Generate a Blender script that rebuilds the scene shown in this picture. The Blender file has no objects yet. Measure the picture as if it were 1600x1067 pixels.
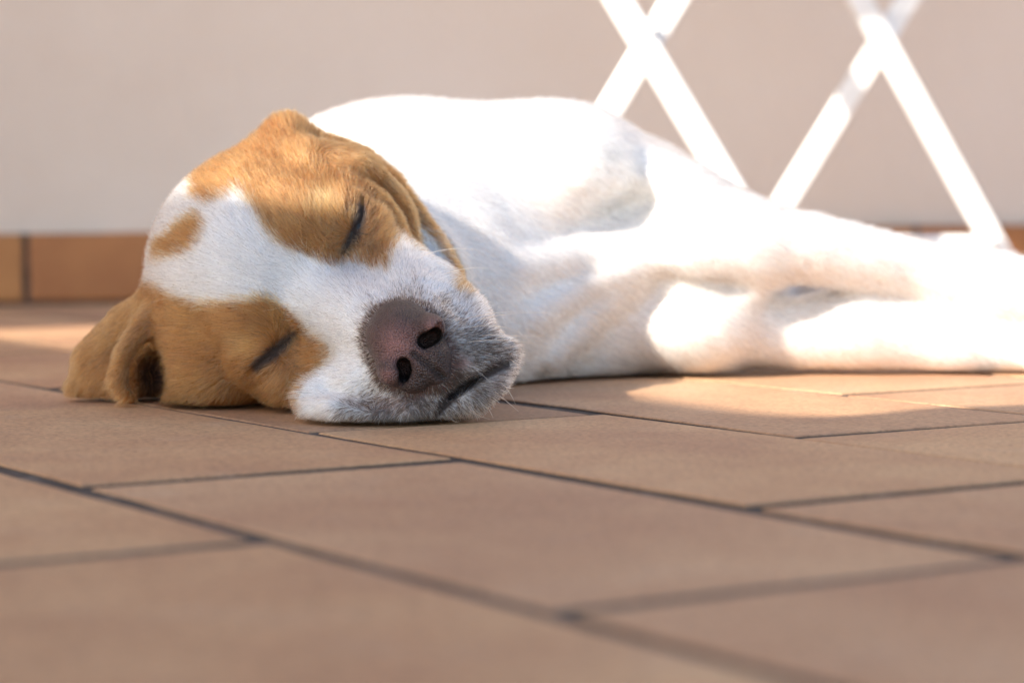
import bpy, math, random
import numpy as np
from mathutils import Matrix, Vector

FUR = True
rng = np.random.default_rng(7)
random.seed(7)
scene = bpy.context.scene
COL = scene.collection

# ------------------------------------------------------------------ camera
FPX, PITCH, ROLL, CAMH = 3727.0, 0.057856, -0.006490, 0.0905
IW, IH = 1600.0, 1067.0
_r0 = np.array([1.0, 0, 0])
_u0 = np.array([0, math.sin(PITCH), math.cos(PITCH)])
_f = np.array([0, math.cos(PITCH), -math.sin(PITCH)])
_c, _s = math.cos(ROLL), math.sin(ROLL)
CR = _c * _r0 + _s * _u0
CU = -_s * _r0 + _c * _u0
CPOS = np.array([0, 0, CAMH])

cam_d = bpy.data.cameras.new('camera')
cam = bpy.data.objects.new('camera', cam_d)
COL.objects.link(cam)
cam_d.sensor_width = 36.0
cam_d.lens = FPX / IW * 36.0
cam_d.clip_start = 0.02
cam_d.clip_end = 500
cam_d.dof.use_dof = True
cam_d.dof.focus_distance = 0.985
cam_d.dof.aperture_fstop = 8.5
cam.matrix_world = Matrix(((CR[0], CU[0], -_f[0], CPOS[0]), (CR[1], CU[1], -_f[1], CPOS[1]),
                           (CR[2], CU[2], -_f[2], CPOS[2]), (0, 0, 0, 1)))
scene.camera = cam

# ------------------------------------------------------------------ light
TO_SUN = np.array([-1.3, -1.1, 1.0]); TO_SUN = TO_SUN / np.linalg.norm(TO_SUN)
SUN_EL = math.asin(TO_SUN[2]); SUN_AZ = math.atan2(TO_SUN[0], TO_SUN[1])
world = bpy.data.worlds.new('World'); scene.world = world; world.use_nodes = True
nt = world.node_tree
sky = nt.nodes.new('ShaderNodeTexSky'); sky.sky_type = 'NISHITA'; sky.sun_disc = False
sky.sun_elevation = SUN_EL; sky.sun_rotation = SUN_AZ; sky.dust_density = 0.7; sky.ozone_density = 1.0
nt.links.new(sky.outputs[0], nt.nodes['Background'].inputs[0])
nt.nodes['Background'].inputs[1].default_value = 0.125
sun_d = bpy.data.lights.new('sun', 'SUN'); sun_d.energy = 4.0; sun_d.angle = math.radians(0.5)
sun_d.color = (1.0, 0.93, 0.82)
sun = bpy.data.objects.new('sun', sun_d); COL.objects.link(sun)
sun.rotation_euler = Vector(TO_SUN).to_track_quat('Z', 'Y').to_euler()
sun.location = (-3, -2, 4)
scene.view_settings.view_transform = 'Standard'
scene.view_settings.look = 'None'
scene.view_settings.gamma = 1
scene.view_settings.exposure = 1.38


# ------------------------------------------------------------------ helpers
def P(px, py, y):
    """world point seen at photo pixel (px, py) that lies at world depth y"""
    d = CR * (px - IW / 2) + CU * (IH / 2 - py) + _f * FPX
    return CPOS + d * ((y - CPOS[1]) / d[1])


def G(px, py):
    d = CR * (px - IW / 2) + CU * (IH / 2 - py) + _f * FPX
    return CPOS + d * (-CAMH / d[2])


def to_px(pts):
    q = pts - CPOS
    zf = q @ _f
    return np.stack([IW / 2 + FPX * (q @ CR) / zf, IH / 2 - FPX * (q @ CU) / zf], -1)


def obj(name, verts, faces, mat=None, parent=None, smooth=False):
    me = bpy.data.meshes.new(name)
    if isinstance(verts, np.ndarray) and isinstance(faces, np.ndarray):
        nv, nf, k = len(verts), len(faces), faces.shape[1]
        me.vertices.add(nv); me.vertices.foreach_set('co', verts.astype(np.float32).ravel())
        me.loops.add(nf * k); me.loops.foreach_set('vertex_index', faces.astype(np.int32).ravel())
        me.polygons.add(nf); me.polygons.foreach_set('loop_start', np.arange(0, nf * k, k, dtype=np.int32))
        me.update(calc_edges=True)
    else:
        me.from_pydata([tuple(map(float, v)) for v in verts], [], [tuple(map(int, f)) for f in faces])
    me.validate()
    if smooth:
        me.polygons.foreach_set('use_smooth', np.ones(len(me.polygons), bool))
    me.update()
    o = bpy.data.objects.new(name, me); COL.objects.link(o)
    if mat: me.materials.append(mat)
    if parent: o.parent = parent
    return o


def empty(name, loc=(0, 0, 0)):
    o = bpy.data.objects.new(name, None); COL.objects.link(o); o.location = loc
    o.empty_display_size = 0.05
    return o


def tag(o, label=None, cat=None, group=None, kind=None):
    if label: o['label'] = label
    if cat: o['category'] = cat
    if group: o['group'] = group
    if kind: o['kind'] = kind
    return o


def mat_new(name):
    m = bpy.data.materials.new(name); m.use_nodes = True
    n = m.node_tree
    b = n.nodes['Principled BSDF']
    return m, n, b


def noise_node(n, scale, detail=4, rough=0.55, coord='Object', vec=None):
    t = n.nodes.new('ShaderNodeTexNoise'); t.inputs['Scale'].default_value = scale
    t.inputs['Detail'].default_value = detail; t.inputs['Roughness'].default_value = rough
    if vec is None:
        c = n.nodes.new('ShaderNodeTexCoord'); vec = c.outputs[coord]
    n.links.new(vec, t.inputs['Vector'])
    return t


def ramp(n, fac, stops):
    r = n.nodes.new('ShaderNodeValToRGB')
    e = r.color_ramp.elements
    while len(e) < len(stops): e.new(0.5)
    for i, (p, c) in enumerate(stops):
        e[i].position = p; e[i].color = (*c, 1) if len(c) == 3 else c
    n.links.new(fac, r.inputs[0])
    return r


def mixc(n, mode, fac, a, b):
    m = n.nodes.new('ShaderNodeMix'); m.data_type = 'RGBA'; m.blend_type = mode
    for sock, v in ((m.inputs[0], fac), (m.inputs[6], a), (m.inputs[7], b)):
        if isinstance(v, (int, float)): sock.default_value = v
        elif isinstance(v, tuple): sock.default_value = (*v, 1) if len(v) == 3 else v
        else: n.links.new(v, sock)
    return m.outputs[2]


def bump(n, b, height, strength, dist):
    bm = n.nodes.new('ShaderNodeBump'); bm.inputs['Strength'].default_value = strength
    bm.inputs['Distance'].default_value = dist
    n.links.new(height, bm.inputs['Height']); n.links.new(bm.outputs[0], b.inputs['Normal'])
    return bm


# ------------------------------------------------------------------ materials
def tile_material():
    m, n, b = mat_new('terracotta')
    oi = n.nodes.new('ShaderNodeObjectInfo')
    tc = n.nodes.new('ShaderNodeTexCoord')
    vm = n.nodes.new('ShaderNodeVectorMath'); vm.operation = 'ADD'
    n.links.new(tc.outputs['Object'], vm.inputs[0])
    sc = n.nodes.new('ShaderNodeVectorMath'); sc.operation = 'SCALE'; sc.inputs['Scale'].default_value = 11.0
    n.links.new(oi.outputs['Location'], sc.inputs[0]); n.links.new(sc.outputs[0], vm.inputs[1])
    v = vm.outputs[0]
    big = noise_node(n, 7, 5, 0.6, vec=v)
    base = ramp(n, big.outputs[0], [(0.22, (0.325, 0.155, 0.090)), (0.5, (0.46, 0.262, 0.145)), (0.78, (0.58, 0.37, 0.21))])
    fine = noise_node(n, 420, 3, 0.7, vec=v)
    fr = ramp(n, fine.outputs[0], [(0.3, (0.58, 0.57, 0.56)), (0.5, (1, 1, 1)), (0.72, (1.28, 1.25, 1.22))])
    c1 = mixc(n, 'MULTIPLY', 0.8, base.outputs[0], fr.outputs[0])
    rr = ramp(n, oi.outputs['Random'], [(0, (0.80, 0.76, 0.74)), (0.35, (0.95, 0.92, 0.95)), (0.6, (1.02, 1.0, 0.95)), (1, (1.14, 1.12, 1.02))])
    c2 = mixc(n, 'MULTIPLY', 0.8, c1, rr.outputs[0])
    # whitish lime bloom and dark specks
    bl = noise_node(n, 22, 6, 0.7, vec=v)
    blr = ramp(n, bl.outputs[0], [(0.55, (0, 0, 0)), (0.78, (1, 1, 1))])
    blm = n.nodes.new('ShaderNodeMath'); blm.operation = 'MULTIPLY'; blm.inputs[1].default_value = 0.22
    n.links.new(blr.outputs[0], blm.inputs[0])
    c3 = mixc(n, 'MIX', blm.outputs[0], c2, (0.50, 0.40, 0.32))
    sp = n.nodes.new('ShaderNodeTexVoronoi'); sp.inputs['Scale'].default_value = 95
    n.links.new(v, sp.inputs['Vector'])
    spr = ramp(n, sp.outputs['Distance'], [(0.04, (1, 1, 1)), (0.09, (0, 0, 0))])
    spm = noise_node(n, 31, 2, 0.5, vec=v)
    spn = ramp(n, spm.outputs[0], [(0.58, (0, 0, 0)), (0.66, (1, 1, 1))])
    spx = mixc(n, 'MULTIPLY', 1.0, spr.outputs[0], spn.outputs[0])
    c4 = mixc(n, 'MIX', spx, c3, (0.09, 0.055, 0.04))
    n.links.new(c4, b.inputs['Base Color'])
    b.inputs['Roughness'].default_value = 0.62
    b.inputs['Specular IOR Level'].default_value = 0.35
    med = noise_node(n, 60, 5, 0.65, vec=v)
    hsum = n.nodes.new('ShaderNodeMath'); hsum.operation = 'MULTIPLY_ADD'; hsum.inputs[1].default_value = 0.35
    n.links.new(fine.outputs[0], hsum.inputs[0]); n.links.new(med.outputs[0], hsum.inputs[2])
    bump(n, b, hsum.outputs[0], 0.5, 0.0012)
    return m


def mortar_material():
    m, n, b = mat_new('mortar')
    a = noise_node(n, 45, 8, 0.75); r = ramp(n, a.outputs[0], [(0.3, (0.042, 0.030, 0.025)), (0.56, (0.088, 0.068, 0.058)), (0.78, (0.30, 0.25, 0.215))])
    n.links.new(r.outputs[0], b.inputs['Base Color']); b.inputs['Roughness'].default_value = 0.9
    f = noise_node(n, 500, 4, 0.7); bump(n, b, f.outputs[0], 0.8, 0.002)
    return m


def wall_material():
    m, n, b = mat_new('plaster')
    a = noise_node(n, 2.2, 5, 0.6)
    r = ramp(n, a.outputs[0], [(0.3, (0.63, 0.515, 0.425)), (0.5, (0.67, 0.565, 0.475)), (0.72, (0.70, 0.60, 0.515))])
    n.links.new(r.outputs[0], b.inputs['Base Color']); b.inputs['Roughness'].default_value = 0.85
    f = noise_node(n, 55, 6, 0.65); bump(n, b, f.outputs[0], 0.5, 0.004)
    return m


def skirt_material():
    m, n, b = mat_new('glazed_terracotta')
    oi = n.nodes.new('ShaderNodeObjectInfo')
    a = noise_node(n, 12, 5, 0.6)
    r = ramp(n, a.outputs[0], [(0.3, (0.29, 0.105, 0.032)), (0.7, (0.40, 0.165, 0.055))])
    rr = ramp(n, oi.outputs['Random'], [(0, (1.0, 0.95, 0.9)), (1, (1.05, 1.12, 0.95))])
    c = mixc(n, 'MULTIPLY', 1.0, r.outputs[0], rr.outputs[0])
    n.links.new(c, b.inputs['Base Color']); b.inputs['Roughness'].default_value = 0.5
    f = noise_node(n, 90, 4, 0.6); bump(n, b, f.outputs[0], 0.3, 0.001)
    return m


def paint_material(name, col, rough=0.4):
    m, n, b = mat_new(name)
    a = noise_node(n, 40, 4, 0.6)
    lo = tuple(c * 0.9 for c in col)
    r = ramp(n, a.outputs[0], [(0.35, lo), (0.6, col)])
    n.links.new(r.outputs[0], b.inputs['Base Color']); b.inputs['Roughness'].default_value = rough
    return m


M_TILE = tile_material(); M_MORTAR = mortar_material(); M_WALL = wall_material(); M_SKIRT = skirt_material()
M_WHITE = paint_material('white_enamel', (0.86, 0.86, 0.84)); M_CANVAS = paint_material('added_canvas', (0.62, 0.58, 0.5), 0.9)
M_WOOD = paint_material('weathered_wood', (0.32, 0.2, 0.12), 0.6)

# ------------------------------------------------------------------ floor
floor = obj('floor', [(-60, -60, -0.008), (60, -60, -0.008), (60, 60, -0.008), (-60, 60, -0.008)], [(0, 1, 2, 3)], M_TILE)
tag(floor, 'terracotta terrace floor', kind='structure')
bed = obj('mortar_bed', [(-1.15, 0.0, -0.0011), (1.15, 0.0, -0.0011), (1.15, 2.95, -0.0011), (-1.15, 2.95, -0.0011)], [(0, 1, 2, 3)], M_MORTAR, floor)

TH, TW, TO, TL = 0.5546, 0.14466, 0.28362, 0.2860
AV = np.array([math.sin(TH), -math.cos(TH)]); NV = np.array([math.cos(TH), math.sin(TH)])


def bevel_box(w, l, h, bev, jit=0.0, seg=5, zt=0.0):
    """tile: worn top edge, slightly wavy outline; local x along length, y along width, top at z=zt"""
    loops = []
    n_l, n_w = seg, 3
    out = []
    for i in range(n_l): out.append((-l / 2 + l * i / n_l, -w / 2, 0, -1))
    for i in range(n_w): out.append((l / 2, -w / 2 + w * i / n_w, 1, 0))
    for i in range(n_l): out.append((l / 2 - l * i / n_l, w / 2, 0, 1))
    for i in range(n_w): out.append((-l / 2, w / 2 - w * i / n_w, -1, 0))
    N = len(out)
    js = [random.uniform(-jit, jit) for _ in out]
    V = []
    for lev, (ins, z) in enumerate(((0, zt - h), (0, zt - bev), (bev * 0.35, zt - bev * 0.3), (bev * 1.3, zt))):
        for k, (x, y, nx, ny) in enumerate(out):
            sx = 1 - 2 * (ins - js[k] * abs(nx)) / l; sy = 1 - 2 * (ins - js[k] * abs(ny)) / w
            V.append((x * sx, y * sy, z))
    F = []
    for lev in range(3):
        for k in range(N):
            a, b2 = lev * N + k, lev * N + (k + 1) % N
            F.append((a, b2, b2 + N, a + N))
    F.append(tuple(range(3 * N, 4 * N)))
    return V, F


tile_meshes = []
for k in range(18):
    V, F = bevel_box(TW - random.uniform(0.0055, 0.009), TL - random.choice((0.003, 0.005, 0.008, 0.010, 0.013)), 0.007, 0.0007, 0.0008, 9)
    t = obj('tile', V, F, M_TILE); me = t.data; bpy.data.objects.remove(t)
    me.materials.append(M_MORTAR)
    me.polygons.foreach_set('material_index', [1 if i < (9 + 3) * 2 else 0 for i in range(len(me.polygons))])
    me.polygons.foreach_set('use_smooth', [False] * len(me.polygons)); tile_meshes.append(me)
ROW_A = {0: -0.7271, 1: -0.5622, 2: -0.7213, -1: -0.5812}
ctr = np.array([0.0, 1.35])
n_t = 0
for row in range(-14, 22):
    a0 = ROW_A.get(row, (-0.7271 if row % 2 == 0 else -0.575) + random.uniform(-0.01, 0.01))
    for j in range(-12, 14):
        ac = a0 + (j + 0.5) * TL; nc = TO + (row + 0.5) * TW
        p = AV * ac + NV * nc
        y, x = p[1], p[0]
        if y < 0.1 or y > 2.95 or abs(x) > 0.28 + 0.30 * y: continue
        o = bpy.data.objects.new('floor_tile', random.choice(tile_meshes)); COL.objects.link(o)
        o.parent = floor
        o.location = (x, y, 0.0 + random.uniform(-0.0006, 0.0004))
        o.rotation_euler = (random.uniform(-0.002, 0.002), random.uniform(-0.002, 0.002),
                            math.atan2(AV[1], AV[0]) + random.uniform(-0.004, 0.004) + (math.pi if random.random() < .5 else 0))
        n_t += 1

# ------------------------------------------------------------------ wall and skirting
WYAW = math.radians(13)
W0 = np.array([-0.466, 2.185]); WD = np.array([math.cos(WYAW), math.sin(WYAW)]); WN = np.array([math.sin(WYAW), -math.cos(WYAW)])


def wall_pt(t, off, z):
    q = W0 + WD * t + WN * off
    return (q[0], q[1], z)


V = [wall_pt(-3.0, -0.006, -0.02), wall_pt(5.0, -0.006, -0.02), wall_pt(5.0, -0.006, 2.7), wall_pt(-3.0, -0.006, 2.7),
     wall_pt(-3.0, -0.2, -0.02), wall_pt(5.0, -0.2, -0.02), wall_pt(5.0, -0.2, 2.7), wall_pt(-3.0, -0.2, 2.7)]
wall = obj('house_wall', V, [(0, 1, 2, 3), (5, 4, 7, 6), (4, 0, 3, 7), (1, 5, 6, 2), (3, 2, 6, 7), (4, 5, 1, 0)], M_WALL)
tag(wall, 'pinkish beige plaster house wall behind the sleeping dog', 'wall')
SK_L = 0.29
for i in range(-4, 12):
    t0 = 0.022 + i * SK_L + 0.002; t1 = t0 + SK_L - 0.006
    V, F = bevel_box(0.062, t1 - t0, 0.016, 0.0025, 0.0006, 6)
    q0 = W0 + WD * (t0 + t1) / 2 + WN * 0.009
    s = obj('skirting_tile', V, F, M_SKIRT, wall)
    s.matrix_world = Matrix(((WD[0], 0, WN[0], q0[0]), (WD[1], 0, WN[1], q0[1]), (0, 1, 0, 0.0345), (0, 0, 0, 1)))
V = [wall_pt(-2, -0.005, 0.0), wall_pt(4, -0.005, 0.0), wall_pt(4, 0.0055, 0.0), wall_pt(-2, 0.0055, 0.0)]
V += [(a, b, 0.0655) for a, b, c in V]
gr = obj('skirting_grout', V, [(3, 2, 6, 7), (4, 5, 6, 7), (0, 1, 5, 4), (0, 3, 7, 4), (1, 2, 6, 5)], M_MORTAR, wall)

# ------------------------------------------------------------------ added sheets, out of view, outlined to cast the wanted shade
def sun_slab(name, pts, h, th, mat, sag=0.0):
    """slab at height h whose shadow on the floor has the outline pts"""
    sh = TO_SUN[:2] / TO_SUN[2] * h
    top = [(x + sh[0], y + sh[1], h + th) for x, y in pts]; bot = [(x + sh[0], y + sh[1], h) for x, y in pts]
    n = len(pts)
    F = [tuple(range(n)), tuple(range(2 * n - 1, n - 1, -1))] + [(i, n + i, n + (i + 1) % n, (i + 1) % n) for i in range(n)]
    return obj(name, top + bot, F, mat)


def smooth_line(pts, n=6):
    pts = [np.array(p) for p in pts]; out = []
    for i in range(len(pts) - 1):
        p0, p1, p2, p3 = pts[max(i - 1, 0)], pts[i], pts[i + 1], pts[min(i + 2, len(pts) - 1)]
        for t in np.linspace(0, 1, n, endpoint=False):
            out.append(tuple(0.5 * (2 * p1 + (p2 - p0) * t + (2 * p0 - 5 * p1 + 4 * p2 - p3) * t * t + (3 * p1 - p0 - 3 * p2 + p3) * t ** 3)))
    return out + [tuple(pts[-1])]


def added_pole(name, x, y, z0, z1, r, mat, parent):
    V = [(x + r * math.cos(a), y + r * math.sin(a), z) for z in (z0, z1) for a in np.linspace(0, 2 * math.pi, 10, endpoint=False)]
    F = [(i, (i + 1) % 10, 10 + (i + 1) % 10, 10 + i) for i in range(10)] + [tuple(range(10, 20))]
    return obj(name, V, F, mat, parent)


def cast(px, py, y):
    p = P(px, py, y); return (p[0] - TO_SUN[0] / TO_SUN[2] * p[2], p[1] - TO_SUN[1] / TO_SUN[2] * p[2])


# shadow edge read off the photograph: floor strip at the left, brow of the dog, sunny patch at the right
edge = smooth_line([(-0.9, 2.25), (-0.62, 2.0), tuple(G(0, 531)[:2]), (-0.20, 1.36), cast(303, 308, 1.064), cast(400, 322, 1.042), cast(487, 334, 1.035), cast(560, 352, 1.036),
                    tuple(G(1130, 643)[:2]), tuple(G(1290, 652)[:2]), tuple(G(1450, 637)[:2]), tuple(G(1600, 632)[:2]), (0.45, 1.12), (0.8, 1.2)])
sheet = empty('added_shade_sheet')  # unseen cloth and poles, added to throw the shade edge over floor and brow
tag(sheet, 'added beige cloth on poles, unseen, set to shade floor and head', 'shade sail')
cl = sun_slab('added_canvas', edge + [(0.8, 0.2), (-0.9, -0.25)], 1.05, 0.004, M_CANVAS); cl.parent = sheet
for i in (0, len(edge) - 1, len(edge), len(edge) + 1):
    v = cl.data.vertices[i].co
    added_pole('added_pole', v.x, v.y, -0.003, v.z + 0.05, 0.02, M_WOOD, sheet)
edge = smooth_line([(-1.2, 1.30), (-0.7, 1.56), tuple(G(0, 513)[:2]), (-0.12, 1.98), (0.2, 2.28), (0.6, 2.45), (1.6, 2.69)])
wall_sheet = empty('added_wall_sheet')  # second unseen cloth with rail, added to keep the wall in shade
tag(wall_sheet, 'added beige cloth by the house wall, unseen, set to shade it', 'added_wall_sheet')
cl = sun_slab('added_canvas', edge + [(1.6, 4.46), (-1.2, 3.82)], 2.3, 0.02, M_CANVAS); cl.parent = wall_sheet
v0, v1 = cl.data.vertices[len(edge)].co, cl.data.vertices[len(edge) + 1].co
bar0 = obj('added_rail', [(p.x, p.y + o1, p.z + o2) for p in (v0, v1) for o1, o2 in ((-.04, -.03), (.02, -.03), (.02, .05), (-.04, .05))], [(0, 1, 2, 3), (4, 5, 6, 7), (0, 1, 5, 4), (1, 2, 6, 5), (2, 3, 7, 6), (3, 0, 4, 7)], M_WHITE, wall_sheet)

# ------------------------------------------------------------------ folding clothes airer
rack = empty('clothes_airer', (0.23, 2.05, 0))
tag(rack, 'white metal folding clothes airer with crossed legs standing by the wall', 'clothes airer')


def bar(name, a, b, w, d, up, parent, bev=0.35):
    """bar with rounded rectangular section w x d from a to b"""
    a, b = np.array(a, float), np.array(b, float)
    t = unit3(b - a); u = unit3(np.array(up) - t * (np.array(up) @ t)); v = np.cross(t, u)
    sec = []
    for cx, cy in ((1, 1), (-1, 1), (-1, -1), (1, -1)):
        for ang in (0, 45, 90):
            r = bev * min(w, d) / 2
            q = math.atan2(cy, cx) - math.pi / 4 + math.radians(ang)
            sec.append(((w / 2 - r) * cx + r * math.cos(q), (d / 2 - r) * cy + r * math.sin(q)))
    n = len(sec)
    V = [p + u * x + v * y for p in (a, b) for x, y in sec]
    F = [(i, (i + 1) % n, n + (i + 1) % n, n + i) for i in range(n)] + [tuple(range(n - 1, -1, -1)), tuple(range(n, 2 * n))]
    base = np.array(parent.location) if parent else 0
    return obj(name, [p - base for p in V], F, M_WHITE, parent)


def unit3(v): return v / np.linalg.norm(v)


def hit_z(a, b, z): return a + (b - a) * ((z - a[2]) / (b[2] - a[2]))


tops = {}
for nm, y, la, lb in (('l', 1.91, ((965, 0), (1130, 275)), ((1055, 0), (935, 200))), ('r', 2.2, ((1340, -5), (1560, 393)), ((1418, 0), (1215, 332)))):
    for j, (p0, p1) in enumerate((la, lb)):
        dy = (j - 0.5) * 0.014
        A, B = P(*p0, y + dy), P(*p1, y + dy)
        top, foot = hit_z(A, B, 0.52), hit_z(A, B, 0.004)
        bar('leg', foot, top, 0.0205, 0.012, (1, 0, 0), rack)
        bar('rubber_foot', foot + (0, 0, -0.003), hit_z(A, B, 0.02), 0.027, 0.0165, (1, 0, 0), rack)
        tops[nm + str(j)] = top
        tops[nm + 'k' + str(j)] = hit_z(A, B, 0.052)
    c = P(1011, 45, y) if nm == 'l' else P(1377, 78, y)
    pv = bar('pivot', c + (0, -0.017, 0), c + (0, 0.017, 0), 0.012, 0.012, (0, 0, 1), rack, 0.95)
    bar('cross_bar', tops[nm + '0'], tops[nm + '1'], 0.012, 0.012, (0, 0, 1), rack, 0.9)
    bar('foot_bar', tops[nm + 'k0'] + (0, -.012, 0), tops[nm + 'k1'] + (0, -.012, 0), 0.013, 0.010, (0, 0, 1), rack, 0.9)
for k in range(7):
    t = k / 6
    a = tops['l0'] * (1 - t) + tops['l1'] * t; b = tops['r0'] * (1 - t) + tops['r1'] * t
    bar('rod', a + (0, 0, .006), b + (0, 0, .006), 0.008, 0.008, (0, 0, 1), rack, 0.95)

# ------------------------------------------------------------------ implicit sculpting
def unit(v):
    v = np.asarray(v, float); return v / np.linalg.norm(v)


class Sculpt:
    def __init__(self): self.ops = []

    def _add(self, kind, fn, c, R, k): self.ops.append((kind, fn, np.asarray(c, float), R, k))

    def ell(self, c, r, ax=None, k=0.008, kind='add'):
        c = np.asarray(c, float); r = np.asarray(r, float) / 1000.0
        ax = np.eye(3) if ax is None else np.asarray(ax)

        def fn(p):
            q = (p - c) @ ax.T
            k0 = np.sqrt(((q / r) ** 2).sum(-1)); k1 = np.sqrt(((q / (r * r)) ** 2).sum(-1)) + 1e-9
            return k0 * (k0 - 1) / k1
        self._add(kind, fn, c, r.max(), k)

    def tube(self, pts, rad, k=0.006, kind='add', flat=None):
        """chain of tapered capsules; flat=(axis, factor) squeezes it along an axis"""
        pts = np.asarray(pts, float); rad = np.asarray(rad, float) / 1000.0
        c = (pts.min(0) + pts.max(0)) / 2
        R = np.linalg.norm(pts - c, axis=1).max() + rad.max()

        def fn(p):
            best = None
            for i in range(len(pts) - 1):
                a, b = pts[i], pts[i + 1]
                ab = b - a
                q = p - a
                if flat is not None:
                    n = flat[0]; f = flat[1]
                    q = q + (q @ n)[:, None] * n * (f - 1); ab = ab + n * (ab @ n) * (f - 1)
                t = np.clip((q @ ab) / (ab @ ab), 0, 1)
                d = np.linalg.norm(q - t[:, None] * ab, axis=1) - (rad[i] + (rad[i + 1] - rad[i]) * t)
                if flat is not None: d = d / max(1.0, flat[1]) * 1.0
                best = d if best is None else np.minimum(best, d)
            return best
        self._add(kind, fn, c, R, k)

    def eval(self, p):
        d = np.full(len(p), 0.06)
        for kind, fn, c, R, k in self.ops:
            m = np.where(((p - c) ** 2).sum(-1) < (R + 0.05 + k) ** 2)[0]
            if not len(m): continue
            e = fn(p[m]); x = d[m]
            if kind == 'add':
                h = np.maximum(k - np.abs(x - e), 0) / k
                d[m] = np.minimum(x, e) - h * h * k * 0.25
            else:
                e = -e
                h = np.maximum(k - np.abs(x - e), 0) / k
                d[m] = np.maximum(x, e) + h * h * k * 0.25
        g = 0.0012 - p[:, 2]
        h = np.maximum(0.003 - np.abs(d - g), 0) / 0.003
        return np.maximum(d, g) + h * h * 0.003 * 0.25

    def mesh(self, X, Y, Z, stride=4):
        nx, ny, nz = len(X), len(Y), len(Z)
        ci = [np.unique(np.r_[np.arange(0, n, stride), n - 1]) for n in (nx, ny, nz)]
        gx, gy, gz = np.meshgrid(X[ci[0]], Y[ci[1]], Z[ci[2]], indexing='ij')
        cd = self.eval(np.stack([gx.ravel(), gy.ravel(), gz.ravel()], -1)).reshape(gx.shape)
        D = np.full((nx, ny, nz), 0.05, np.float32)
        near = np.zeros((nx, ny, nz), bool)
        mx = max(np.diff(X).max(), 0)
        for i in range(len(ci[0]) - 1):
            hx = X[ci[0][i + 1]] - X[ci[0][i]]
            for j in range(len(ci[1]) - 1):
                hy = Y[ci[1][j + 1]] - Y[ci[1][j]]
                blk = cd[i:i + 2, j:j + 2, :]
                mn = np.minimum(blk[:, :, :-1], blk[:, :, 1:]).min((0, 1))
                mxv = np.maximum(blk[:, :, :-1], blk[:, :, 1:]).max((0, 1))
                hz = np.diff(Z[ci[2]])
                diag = np.sqrt(hx * hx + hy * hy + hz * hz) * 0.75
                act = (mn < diag) & (mxv > -diag)
                sx = slice(ci[0][i], ci[0][i + 1] + 1); sy = slice(ci[1][j], ci[1][j + 1] + 1)
                for kk in range(len(hz)):
                    sz = slice(ci[2][kk], ci[2][kk + 1] + 1)
                    if act[kk]: near[sx, sy, sz] = True
                    elif mn[kk] < 0: D[sx, sy, sz] = -0.05
        # inactive blocks written after active ones may not overwrite: values of near points are recomputed
        idx = np.argwhere(near)
        pts = np.stack([X[idx[:, 0]], Y[idx[:, 1]], Z[idx[:, 2]]], -1)
        D[near] = np.concatenate([self.eval(c) for c in np.array_split(pts, max(1, len(pts) // 400000))])
        # surface nets
        S = D < 0
        c = np.zeros((nx - 1, ny - 1, nz - 1), np.uint8)
        for a in (0, 1):
            for b in (0, 1):
                for e in (0, 1):
                    c += S[a:nx - 1 + a, b:ny - 1 + b, e:nz - 1 + e]
        cells = np.argwhere((c > 0) & (c < 8))
        vid = np.full(c.shape, -1, np.int32); vid[tuple(cells.T)] = np.arange(len(cells))
        acc = np.zeros((len(cells), 3)); cnt = np.zeros(len(cells))
        corners = [(a, b, e) for a in (0, 1) for b in (0, 1) for e in (0, 1)]
        for a in corners:
            for ax in range(3):
                if a[ax]: continue
                b = list(a); b[ax] = 1
                ia = cells + a; ib = cells + b
                da = D[tuple(ia.T)]; db = D[tuple(ib.T)]
                m = (da < 0) != (db < 0)
                t = da[m] / (da[m] - db[m])
                pa = np.stack([X[ia[m, 0]], Y[ia[m, 1]], Z[ia[m, 2]]], -1); pb = np.stack([X[ib[m, 0]], Y[ib[m, 1]], Z[ib[m, 2]]], -1)
                acc[m] += pa + (pb - pa) * t[:, None]; cnt[m] += 1
        V = acc / cnt[:, None]
        F = []
        for ax in range(3):
            o1, o2 = [(1, 2), (2, 0), (0, 1)][ax]
            sl0 = [slice(None)] * 3; sl1 = [slice(None)] * 3
            sl0[ax] = slice(0, -1); sl1[ax] = slice(1, None)
            e = np.argwhere(S[tuple(sl0)] != S[tuple(sl1)])
            lim = np.array([nx - 1, ny - 1, nz - 1])
            ok = (e[:, o1] > 0) & (e[:, o2] > 0) & (e[:, o1] < lim[o1]) & (e[:, o2] < lim[o2])
            e = e[ok]
            neg = S[tuple(e.T)]
            q = []
            for s1, s2 in ((0, 0), (-1, 0), (-1, -1), (0, -1)):
                t = e.copy(); t[:, o1] += s1; t[:, o2] += s2; q.append(vid[tuple(t.T)])
            q = np.stack(q, -1)
            q[~neg] = q[~neg][:, ::-1]
            F.append(q)
        F = np.concatenate(F)
        F = F[(F >= 0).all(1)]
        # drop loose crumbs: keep the largest connected part
        lab = np.arange(len(V))
        ed = np.concatenate([F[:, [0, 1]], F[:, [1, 2]], F[:, [2, 3]], F[:, [3, 0]]])
        for _ in range(400):
            l2 = lab.copy()
            np.minimum.at(l2, ed[:, 0], lab[ed[:, 1]]); np.minimum.at(l2, ed[:, 1], lab[ed[:, 0]])
            l2 = l2[l2]; l2 = l2[l2]
            if (l2 == lab).all(): break
            lab = l2
        u, n = np.unique(lab, return_counts=True)
        keep = lab == u[n.argmax()]
        new = np.cumsum(keep) - 1
        F = new[F[keep[F[:, 0]]]]; V = V[keep]
        return V, F


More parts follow.
